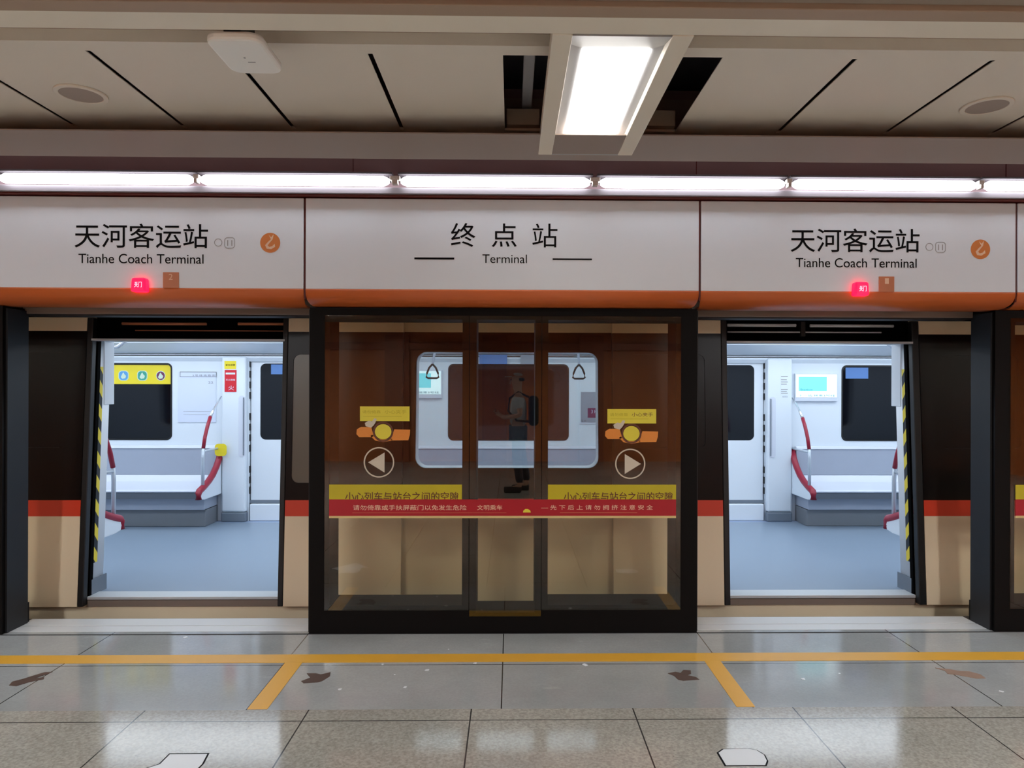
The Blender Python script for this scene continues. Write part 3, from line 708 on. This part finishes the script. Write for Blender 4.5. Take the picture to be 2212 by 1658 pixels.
text('lettering', '紧急报警', -3.165, -3.06, 1.778, 1.80, YP-.0021, 'black', t)
MB().box(-3.163, -3.06, YP-.003, YP-.002, 1.685, 1.705).build('white_bar', 'paper', t)
text('lettering', '灭火器箱', -3.163, -3.06, 1.615, 1.635, YP-.0021, 'paper', t)
text('lettering', '火', -3.135, -3.07, 1.51, 1.56, YP-.0021, 'paper', t)
t = board('passenger_notice', 'faint grey text notice on the white pillar in the right doorway', 'notice', 3.02, 3.12, 1.47, 1.70, YP, 'lining', .0015)
for i, z in enumerate((1.675, 1.64, 1.615, 1.59, 1.53, 1.51, 1.49)): MB().box(3.025, 3.10-(i % 2)*.01, YP-.002, YP-.0015, z, z+.009).build('text_line', 'ink_grey', t)
text('lettering', 'NOTICE', 3.04, 3.10, 1.448, 1.458, YP-.0021, 'base_grey', t)
t = board('route_map', 'pale route map board between the window and pillar in the left doorway', 'route map', -3.72, -3.30, 1.15, 1.712, YW-.001, 'paper', .006)
plate('title_frame', rect(-3.70, -3.295, 1.655, 1.715), [rect(-3.695, -3.30, 1.66, 1.709)], YW-.009, YW-.0075, 'base_grey', t)
text('lettering', '3 号 线 线 路 图', -3.56, -3.31, 1.663, 1.685, YW-.0075, 'base_grey', t)
text('lettering', '22', -3.385, -3.33, 1.585, 1.607, YW-.0075, 'base_grey', t)
MB().box(-3.66, -3.40, YW-.0085, YW-.0072, 1.235, 1.237).box(-3.66, -3.36, YW-.0085, YW-.0072, 1.27, 1.272).build('map_line', 'ink_grey', t)
def screen(x0, x1, z0, z1, label):
    t = thing('display_screen', label, 'screen', ((x0+x1)/2, YW, z0-.06), 'lit display screens on the car wall')
    MB().box(x0-.012, x1+.012, YW-.03, YW-.001, z0-.045, z1+.012).build('housing', 'seat', t, bevel=.004)
    MB().box(x0, x1, YW-.034, YW-.030, z0, z1).build('display', 'screen_w', t)
    W_, H_ = x1-x0, z1-z0
    MB().box(x0+.06*W_, x0+.75*W_, YW-.0355, YW-.0342, z0+.28*H_, z0+.90*H_).build('picture_area', 'screen_c', t)
    text('caption', '下一站 换乘3号线', x0+.05*W_, x0+.95*W_, z0+.03*H_, z0+.13*H_, YW-.0345, 'screen_d', t)
    text('caption', 'Station', x0+.10*W_, x0+.40*W_, z0+.30*H_, z0+.38*H_, YW-.0360, 'screen_d', t)
screen(3.215, 3.677, 1.447, 1.704, 'lit white and cyan display screen in the right doorway')
screen(-1.23, -.79, 1.47, 1.73, 'lit blue display screen seen through the left of the middle window')
t = board('advert_poster', 'grey poster with a red bus picture right of the middle window', 'poster', .784, 1.20, 1.157, 1.50, YW-.001, 'lining_grey')
MB().box(.86, 1.14, YW-.006, YW-.005, 1.21, 1.32).build('picture_block', 'em_plum', t); text('lettering', '3 HE', .90, .99, 1.26, 1.30, YW-.006, 'paper', t)
text('lettering', 'L..m', .795, .84, 1.165, 1.19, YW-.005, 'black', t); MB().box(.76, 1.22, YW-.007, YW, 1.14, 1.155).build('poster_ledge', 'seat', t)
MB().box(.95, .975, YW-.006, YW-.005, 1.32, 1.42).build('tower_shape', 'paper', t)
t = board('window_decal', 'yellow decal with three round emblems on the window in the left doorway', 'decal', -4.70, -3.805, 1.575, 1.79, YW+.0185, 'yellow', .002)
for x, mm in ((-4.335, 'em_blue'), (-4.127, 'em_green'), (-3.923, 'em_plum')):
    p = rrect(x-.057, x+.057, 1.612, 1.726, .04) if mm != 'em_plum' else [(x+.052*math.cos(a/16*math.pi), 1.669+.055*math.sin(a/16*math.pi)) for a in range(32)]
    MB().prism(p, 'y', YW+.0145, YW+.0163).build('emblem_rim', 'em_pale', t)
    p2 = [(x+(a-x)*.86, 1.669+(c-1.669)*.86) for a, c in p]
    e = MB().prism(p2, 'y', YW+.0130, YW+.0143).build('emblem', mm, t)
    q = [(0, .036), (.014, .012), (.03, -.004), (.02, -.03), (-.012, -.036), (-.03, -.016), (-.018, .006), (-.012, .022)]
    MB().prism([(x+a, 1.669+c) for a, c in q], 'y', YW+.0120, YW+.0128).build('figure', 'em_pale', e)
o = MB().prism(rrect(-3.262, -3.133, .785, .922, .04), 'y', 3.296, 3.30).build('yellow_tag', 'yellow'); tag(o, 'plain yellow rounded tag beside the red curved rail in the left doorway', 'tag')
# small blue adverts at the upper car windows
for x0, x1, z0, z1, l in ((-.36, -.05, 1.83, 1.885, 'pale blue strip advert above the far window, left of centre'), (.10, .30, 1.83, 1.885, 'grey strip advert above the far window, right of centre')):
    tag(MB().box(x0, x1, YW-.05, YW-.046, z0-.02, z1+.03).build('strip_advert', 'paper_blue' if x0 < 0 else 'lining_grey'), l, 'advert')
tag(MB().box(3.80, 4.06, YW+.016, YW+.0185, 1.66, 1.785).build('window_advert', 'paper_blue'), 'blue advert sticker in the top of the window in the right doorway', 'sticker')
tag(MB().box(-2.70, -2.42, YW+.026, YW+.0285, 1.69, 1.80).build('window_advert', 'paper_blue'), 'blue advert sticker on the far door glass in the left doorway', 'sticker')

# benches
def bench(x0, x1, label):
    t = thing('bench_seat', label, 'bench', ((x0+x1)/2, 3.1, .05), 'long pale benches along the far car wall')
    MB().prism([(2.93, .452), (2.935, .44), (2.96, .437), (3.34, .47), (3.37, .56), (3.40, .56), (3.40, .60), (3.345, .57), (3.30, .505), (3.15, .487), (2.95, .466)], 'x', x0, x1).build('seat_pan', 'seat', t, bevel=.003)
    MB().prism([(3.345, .575), (3.37, .57), (3.405, .86), (3.375, .86)], 'x', x0, x1).build('backrest', 'seat_grey', t, bevel=.003)
    MB().prism([(3.365, .862), (3.415, .862), (3.415, .895), (3.375, .89)], 'x', x0, x1).build('back_cap', 'seat', t, bevel=.004)
    MB().prism([(2.945, .434), (2.99, .362), (3.38, .362), (3.38, .465)], 'x', x0+.002, x1-.002).build('seat_front', 'base_grey', t)
    MB().box(x0+.002, x1-.002, 3.06, 3.41, .235, .355).build('base_box', 'seat_grey', t, bevel=.004)
    MB().box(x0+.002, x1-.002, 3.10, 3.41, .052, .228).build('base_foot', 'base_grey', t, bevel=.004)
bench(-5.9, -3.272, 'long pale bench with grey backrest seen in the left doorway')
bench(-1.272, 1.192, 'long pale bench seen through the window of the middle glass panel')
bench(3.212, 5.9, 'long pale bench with grey backrest seen in the right doorway')
def partition(x, far, label):
    """moulded seat-end panel in the plane of constant x, with red rails and a curved pole"""
    t = thing('seat_end_panel', label, 'seat partition', (x, 3.1 if far else 1.1, .3), 'seat end panels with crimson rails')
    F = (lambda y: y) if far else (lambda y: 4.22-y)
    P = [(3.405, .82), (3.27, .66), (3.08, .533), (2.86, .456), (2.85, .42), (2.86, .375), (2.95, .362), (3.405, .362)]
    MB().prism([(F(a), c) for a, c in P], 'x', x-.02, x+.02).build('moulded_panel', 'lining', t, bevel=.008)
    tr = [(3.41, .85), (3.34, .745), (3.27, .668), (3.18, .593), (3.08, .54), (2.96, .495), (2.86, .465), (2.845, .445), (2.843, .38)]
    MB().tube([(x, F(a), c) for a, c in tr], .034, 10, 1.).build('crimson_edge', 'crimson', t, smooth=True)
    pole = [(3.40, 1.44), (3.30, 1.375), (3.20, 1.30), (3.12, 1.225)]
    MB().tube([(x, F(a), c) for a, c in pole], [.006, .009, .013, .017], 10).build('pole_top', 'steel', t, smooth=True)
    g = [(3.12, 1.225), (3.05, 1.13), (2.99, 1.02), (2.95, .90)]
    MB().tube([(x, F(a), c) for a, c in g], .019, 10).build('crimson_grip', 'crimson', t, smooth=True)
    MB().tube([(x, F(2.95), .90), (x, F(2.94), .80), (x, F(2.94), .47)], .017, 10).build('pole', 'pole', t, smooth=True)
    MB().tube([(x, F(2.945), .87), (x, F(3.41), .87)], .013, 8).build('rail', 'pole', t, smooth=True)
partition(-3.235, True, 'white seat end panel with crimson rail at centre of the left doorway')
partition(3.175, True, 'white seat end panel with crimson rail at centre of the right doorway')
partition(-3.22, False, 'near white seat end panel with crimson rail at left edge of the left doorway')
partition(3.16, False, 'near white seat end panel with crimson rail at right edge of the right doorway')
partition(-1.31, True, 'seat end panel of the middle bench, left end'); partition(1.23, True, 'seat end panel of the middle bench, right end')
# overhead rails and strap handles
def rail(pts, label):
    o = MB().tube(pts, .017, 10).build('overhead_rail', 'steel', smooth=True); tag(o, label, 'handrail', 'overhead handrails')
rail([(-6.3, 1.9, 1.90), (-3.62, 1.9, 1.90), (-3.54, 1.9, 1.91), (-3.46, 1.9, 1.97), (-3.42, 1.9, 2.07), (-3.41, 1.9, 2.13)], 'bent overhead handrail at the top left of the left doorway')
rail([(6.3, 1.9, 1.915), (3.58, 1.9, 1.915), (3.50, 1.9, 1.925), (3.42, 1.9, 1.98), (3.38, 1.9, 2.07), (3.37, 1.9, 2.13)], 'bent overhead handrail at the top right of the right doorway')
rail([(-1.3, 1.9, 2.13), (-1.29, 1.9, 2.0), (-1.2, 1.9, 1.93), (-1.1, 1.9, 1.92), (1.1, 1.9, 1.92), (1.2, 1.9, 1.93), (1.29, 1.9, 2.0), (1.3, 1.9, 2.13)], 'overhead handrail carrying the strap handles behind the middle window')
def strap(x, y, z, lean, label):
    t = thing('strap_handle', label, 'strap handle', (x, y, z-.08), 'dark triangular strap handles')
    MB().prism([(x+lean-.012, z+.22), (x+lean+.012, z+.22), (x+.01, z+.06), (x-.01, z+.06)], 'y', y-.002, y+.002).build('webbing', 'seat_grey', t)
    c = [(0, .062), (.03, .03), (.05, -.02), (.055, -.055), (.04, -.065), (-.04, -.065), (-.055, -.055), (-.05, -.02), (-.03, .03), (0, .062)]
    MB().tube([(x+a, y, z+q) for a, q in c], .009, 8).build('grip_ring', 'rubber', t, smooth=True)
strap(-.715, 1.9, 1.70, .03, 'dark strap handle above the blue screen behind the middle window')
strap(.613, 1.9, 1.70, -.01, 'dark triangular strap handle at the upper right behind the middle window')

# ------------------------------------------------------------------ ceiling fittings
t = thing('access_point', 'white rounded square access point hanging under the ceiling panels at left', 'access point', (-.965, -1.87, 2.74))
MB().prism(rrect(-1.062, -.868, -2.002, -1.735, .046), 'z', 2.753, 2.785).build('shell', 'plastic', t, bevel=.01)
MB().box(-1.0, -.94, -1.98, -1.85, 2.785, 2.915).build('bracket', 'rubber', t)
MB().disc((-.969, -1.87, 2.752), .004, 'z', .001, 12).build('status_light', 'ink_grey', t)
MB().box(-.969, -.942, -1.838, -1.835, 2.752, 2.753).build('logo_mark', 'ink_grey', t)
for x, y, l in ((-1.931, -1.256, 'round ceiling speaker in the panel at the left of the photo'), (2.195, -1.224, 'round ceiling speaker in the panel at the right of the photo')):
    t = thing('ceiling_speaker', l, 'speaker', (x, y, 2.862), 'round ceiling speakers')
    MB().ring((x, y, 2.862), .086, .107, 'z', .009, 48).build('rim', 'ceil', t, bevel=.002)
    MB().disc((x, y, 2.865), .085, 'z', .006, 40).build('grille', 'grille', t)

# ------------------------------------------------------------------ floor marks
t = thing('floor_tape', 'long yellow floor line running in front of the doors', 'floor tape', (0, -.39, 0))
MB().box(-8.9, 8.9, -.452, -.334, .0002, .0018).build('line', 'tape', t)
tag(MB().box(-1.275, -1.178, -1.018, -.4525, .0002, .0018).build('floor_tape', 'tape'), 'short yellow floor line towards the viewer, left of centre', 'floor tape', 'short yellow waiting lines')
tag(MB().box(1.107, 1.198, -1.018, -.4525, .0002, .0018).build('floor_tape', 'tape'), 'short yellow floor line towards the viewer, right of centre', 'floor tape', 'short yellow waiting lines')
def decal(pts, material, label, z=.0018):
    return tag(MB().prism(pts, 'z', .0002, z).build('worn_sticker', material), label, 'worn sticker', 'worn remnants of brown floor stickers')
decal([(-2.615, -.735), (-2.57, -.745), (-2.54, -.70), (-2.485, -.66), (-2.50, -.635), (-2.54, -.65), (-2.51, -.60), (-2.50, -.565), (-2.54, -.57), (-2.575, -.62), (-2.60, -.66), (-2.63, -.69)], 'worn', 'brown forked worn sticker on the floor at the far left')
decal([(-1.11, -.70), (-1.09, -.725), (-1.02, -.715), (-1.0, -.70), (-.975, -.64), (-.985, -.585), (-1.005, -.60), (-1.03, -.615), (-1.06, -.60), (-1.11, -.60), (-1.075, -.655)], 'worn', 'brown jagged worn sticker just right of the left short yellow line')
decal([(.858, -.62), (.905, -.60), (.93, -.615), (.955, -.575), (.995, -.58), (.985, -.625), (.96, -.645), (1.0, -.67), (1.01, -.70), (.92, -.715), (.895, -.70), (.885, -.65)], 'worn', 'brown jagged worn sticker just left of the right short yellow line')
decal([(2.37, -.56), (2.44, -.58), (2.48, -.605), (2.53, -.61), (2.565, -.65), (2.56, -.70), (2.51, -.705), (2.44, -.66), (2.39, -.64), (2.40, -.60)], 'worn_light', 'faded brown worn sticker on the floor at the far right')
SPK = ['tiny pale speck on the grey tile midway between left brown sticker and centre seam', 'tiny pale speck touching the lower edge of the yellow line near the centre seam',
       'tiny pale speck below the yellow line, left of the centre floor seam', 'tiny pale speck just below the yellow line, right of the left brown sticker',
       'tiny pale speck low on the tile under the jagged left brown sticker', 'tiny pale speck just right of the right short yellow line',
       'tiny pale speck on the tile in front of the right doorway', 'tiny pale speck under the faded brown sticker at the right',
       'tiny speck on the tile right below the left door threshold', 'tiny pale speck above the long yellow line, left of the centre seam',
       'tiny pale speck low on the tile, left of the centre seam near the tile edge', 'tiny pale speck below the yellow line, right of the centre floor seam']
for i, (x, y) in enumerate(((-.63, -.62), (-.20, -.47), (-.46, -.56), (-.72, -.48), (-.88, -.80), (1.57, -.70), (1.80, -.63), (2.53, -.86), (-2.02, -.05), (-.37, -.26), (-.55, -.78), (.42, -.50))):
    r = .006+.004*(i % 3)
    o = MB().prism([(x+r*math.cos(a)*random.uniform(.6, 1.5), y+r*math.sin(a)*random.uniform(.6, 1.4)) for a in [math.tau*k/7 for k in range(7)]], 'z', .0002, .0015).build('paint_speck', 'arrow')
    tag(o, SPK[i], 'speck', 'pale specks scattered on the front floor tiles')
def farrow(pts, label):
    t = thing('floor_arrow', label, 'floor marking', (sum(p[0] for p in pts)/len(pts), sum(p[1] for p in pts)/len(pts), 0), 'white floor arrows cut by the bottom of the photo')
    cx = sum(p[0] for p in pts)/len(pts); cy = sum(p[1] for p in pts)/len(pts)
    MB().prism(pts, 'z', .0002, .0012).build('outline', 'black', t)
    MB().prism([(cx+(a-cx)*.93, cy+(c-cy)*.93) for a, c in pts], 'z', .0012, .002).build('arrow_shape', 'arrow', t)
farrow([(-1.452, -1.418), (-1.283, -1.418), (-1.27, -1.50), (-1.28, -1.60), (-1.20, -1.60), (-1.37, -1.78), (-1.55, -1.58), (-1.455, -1.50)], 'white floor arrow at the bottom left of the photo')
farrow([(.915, -1.41), (1.03, -1.405), (1.065, -1.42), (1.085, -1.46), (1.08, -1.51), (1.06, -1.545), (.885, -1.545), (.883, -1.44)], 'white rounded floor marking at the bottom right of the photo')

# ------------------------------------------------------------------ passer-by on the platform, seen mirrored in the middle glass
PX, PY = .10, -5.9
pr = thing('person', 'person in a pale shirt with a backpack and cap, mirrored in the middle pane', 'person', (PX, PY, 0))
def skinned(name, verts, edges, radii, material, root=0, sub=1):
    me = bpy.data.meshes.new(name); me.from_pydata([Vector(v)-ORIG[pr] for v in verts], edges, [])
    me.materials.append(M[material])
    o = bpy.data.objects.new(name, me); COL.objects.link(o); o.parent = pr; ORIG[o] = ORIG[pr].copy()
    sk = o.modifiers.new('skin', 'SKIN'); sk.use_smooth_shade = True
    lay = me.skin_vertices[0].data
    for i, r in enumerate(radii): lay[i].radius = (r if isinstance(r, tuple) else (r, r))
    lay[root].use_root = True
    ss = o.modifiers.new('sub', 'SUBSURF'); ss.levels = sub; ss.render_levels = sub
    return o
def W(x, y, z): return (PX+x, PY+y, z)
# facing -x, both arms bent forward holding a phone
V = [W(0, 0, .95), W(0, 0, 1.12), W(.01, 0, 1.30), W(.01, 0, 1.42), W(0, 0, 1.49), W(-.015, 0, 1.56), W(-.02, 0, 1.66), W(-.015, 0, 1.72),
     W(0, .17, 1.40), W(.03, .23, 1.14), W(-.19, .14, 1.10), W(-.25, .11, 1.12),
     W(0, -.17, 1.40), W(.03, -.23, 1.14), W(-.19, -.12, 1.10), W(-.25, -.08, 1.12),
     W(0, .09, .90), W(-.02, .10, .50), W(.03, .10, .09), W(-.14, .11, .04),
     W(0, -.09, .90), W(.06, -.10, .50), W(.14, -.10, .10), W(-.02, -.11, .04)]
Ed = [(0, 1), (1, 2), (2, 3), (3, 4), (4, 5), (5, 6), (6, 7), (3, 8), (8, 9), (9, 10), (10, 11), (3, 12), (12, 13), (13, 14), (14, 15), (0, 16), (16, 17), (17, 18), (18, 19), (0, 20), (20, 21), (21, 22), (22, 23)]
Rr = [(.13, .15), (.12, .14), (.12, .16), (.10, .13), .055, .075, .095, .07, .06, .042, .033, .03, .06, .042, .033, .03, .085, .06, .042, .035, .085, .06, .042, .035]
body = skinned('body', V, Ed, Rr, 'skin')
skinned('shirt', [W(0, 0, .93), W(0, 0, 1.12), W(.01, 0, 1.30), W(.01, 0, 1.43), W(0, .18, 1.39), W(.02, .22, 1.22), W(0, -.18, 1.39), W(.02, -.22, 1.22)],
        [(0, 1), (1, 2), (2, 3), (3, 4), (4, 5), (3, 6), (6, 7)], [(.145, .17), (.135, .16), (.135, .175), (.10, .12), .075, .065, .075, .065], 'shirt')
skinned('trousers', [W(0, 0, .96), W(0, .09, .88), W(-.02, .10, .50), W(.03, .10, .12), W(0, -.09, .88), W(.06, -.10, .50), W(.14, -.10, .13)], [(0, 1), (1, 2), (2, 3), (0, 4), (4, 5), (5, 6)], [(.135, .16), .1, .075, .06, .1, .075, .06], 'trousers')
for sy, ax in ((.11, -.04), (-.11, .08)):
    MB().prism([(PX+ax-.17+a, PY+sy+c) for a, c in ((0, -.02), (.03, -.045), (.2, -.045), (.26, -.03), (.26, .03), (.2, .045), (.03, .045), (0, .02))], 'z', .001, .09).build('shoe', 'shoe', pr, bevel=.02)
# face, hair, cap, hands
MB().prism([(PX-.14, 1.60), (PX-.112, 1.585), (PX-.10, 1.66), (PX-.112, 1.655)], 'y', PY-.013, PY+.013).build('nose', 'skin', pr, bevel=.005)
for sy in (.035, -.035): MB().disc((PX-.118, PY+sy, 1.655), .009, 'x', .02, 12).build('eye', 'hair', pr)
MB().box(PX-.112, PX-.09, PY-.025, PY+.025, 1.552, 1.562).build('mouth', 'crimson', pr)
for sy in (.092, -.092): MB().disc((PX+.0, PY+sy-.006, 1.64), .018, 'y', .012, 14, .03).build('ear', 'skin', pr)
skinned('hair', [W(.02, 0, 1.62), W(.02, 0, 1.70)], [(0, 1)], [(.10, .10), (.095, .095)], 'hair')
skinned('cap', [W(-.005, 0, 1.71), W(0, 0, 1.765)], [(0, 1)], [.105, .07], 'cap')
MB().prism([(PX-.20, PY-.05), (PX-.20, PY+.05), (PX-.09, PY+.085), (PX-.09, PY-.085)], 'z', 1.695, 1.707).build('cap_visor', 'cap', pr, bevel=.003)
for s_ in (1, -1):
    hv, he, hr = [W(-.24, s_*.10, 1.12), W(-.30, s_*.075, 1.15)], [(0, 1)], [.028, .03]
    for i, (dy, L_) in enumerate(((-.03, .05), (-.01, .06), (.01, .055), (.028, .045))):
        b0 = len(hv); hv += [W(-.325, s_*.075+dy, 1.165), W(-.345-L_*.3, s_*.06+dy*.9, 1.19), W(-.33-L_*.1, s_*.04+dy*.9, 1.21)]; he += [(1, b0), (b0, b0+1), (b0+1, b0+2)]; hr += [.009, .009, .008]
    b0 = len(hv); hv += [W(-.29, s_*.045, 1.18), W(-.31, s_*.03, 1.21)]; he += [(1, b0), (b0, b0+1)]; hr += [.011, .009]
    skinned('hand', hv, he, hr, 'skin')
MB().box(PX-.345, PX-.335, PY-.075, PY+.075, 1.15, 1.23).build('phone', 'strap', pr, bevel=.004)
bk = thing('backpack', 'dark backpack on the back of the person mirrored in the middle pane', 'backpack', (PX+.2, PY, 1.0))
MB().prism(rrect(PX+.155, PX+.30, .98, 1.42, .06), 'y', PY-.14, PY+.14).build('bag', 'strap', bk, bevel=.03)
for sy in (.11, -.11): MB().tube([(PX+.16, PY+sy, 1.40), (PX+.0, PY+sy, 1.475), (PX-.125, PY+sy, 1.38), (PX-.15, PY+sy, 1.2), (PX-.02, PY+sy*1.5, 1.06), (PX+.16, PY+sy, 1.04)], .016, 8).build('shoulder_strap', 'strap', bk, smooth=True)
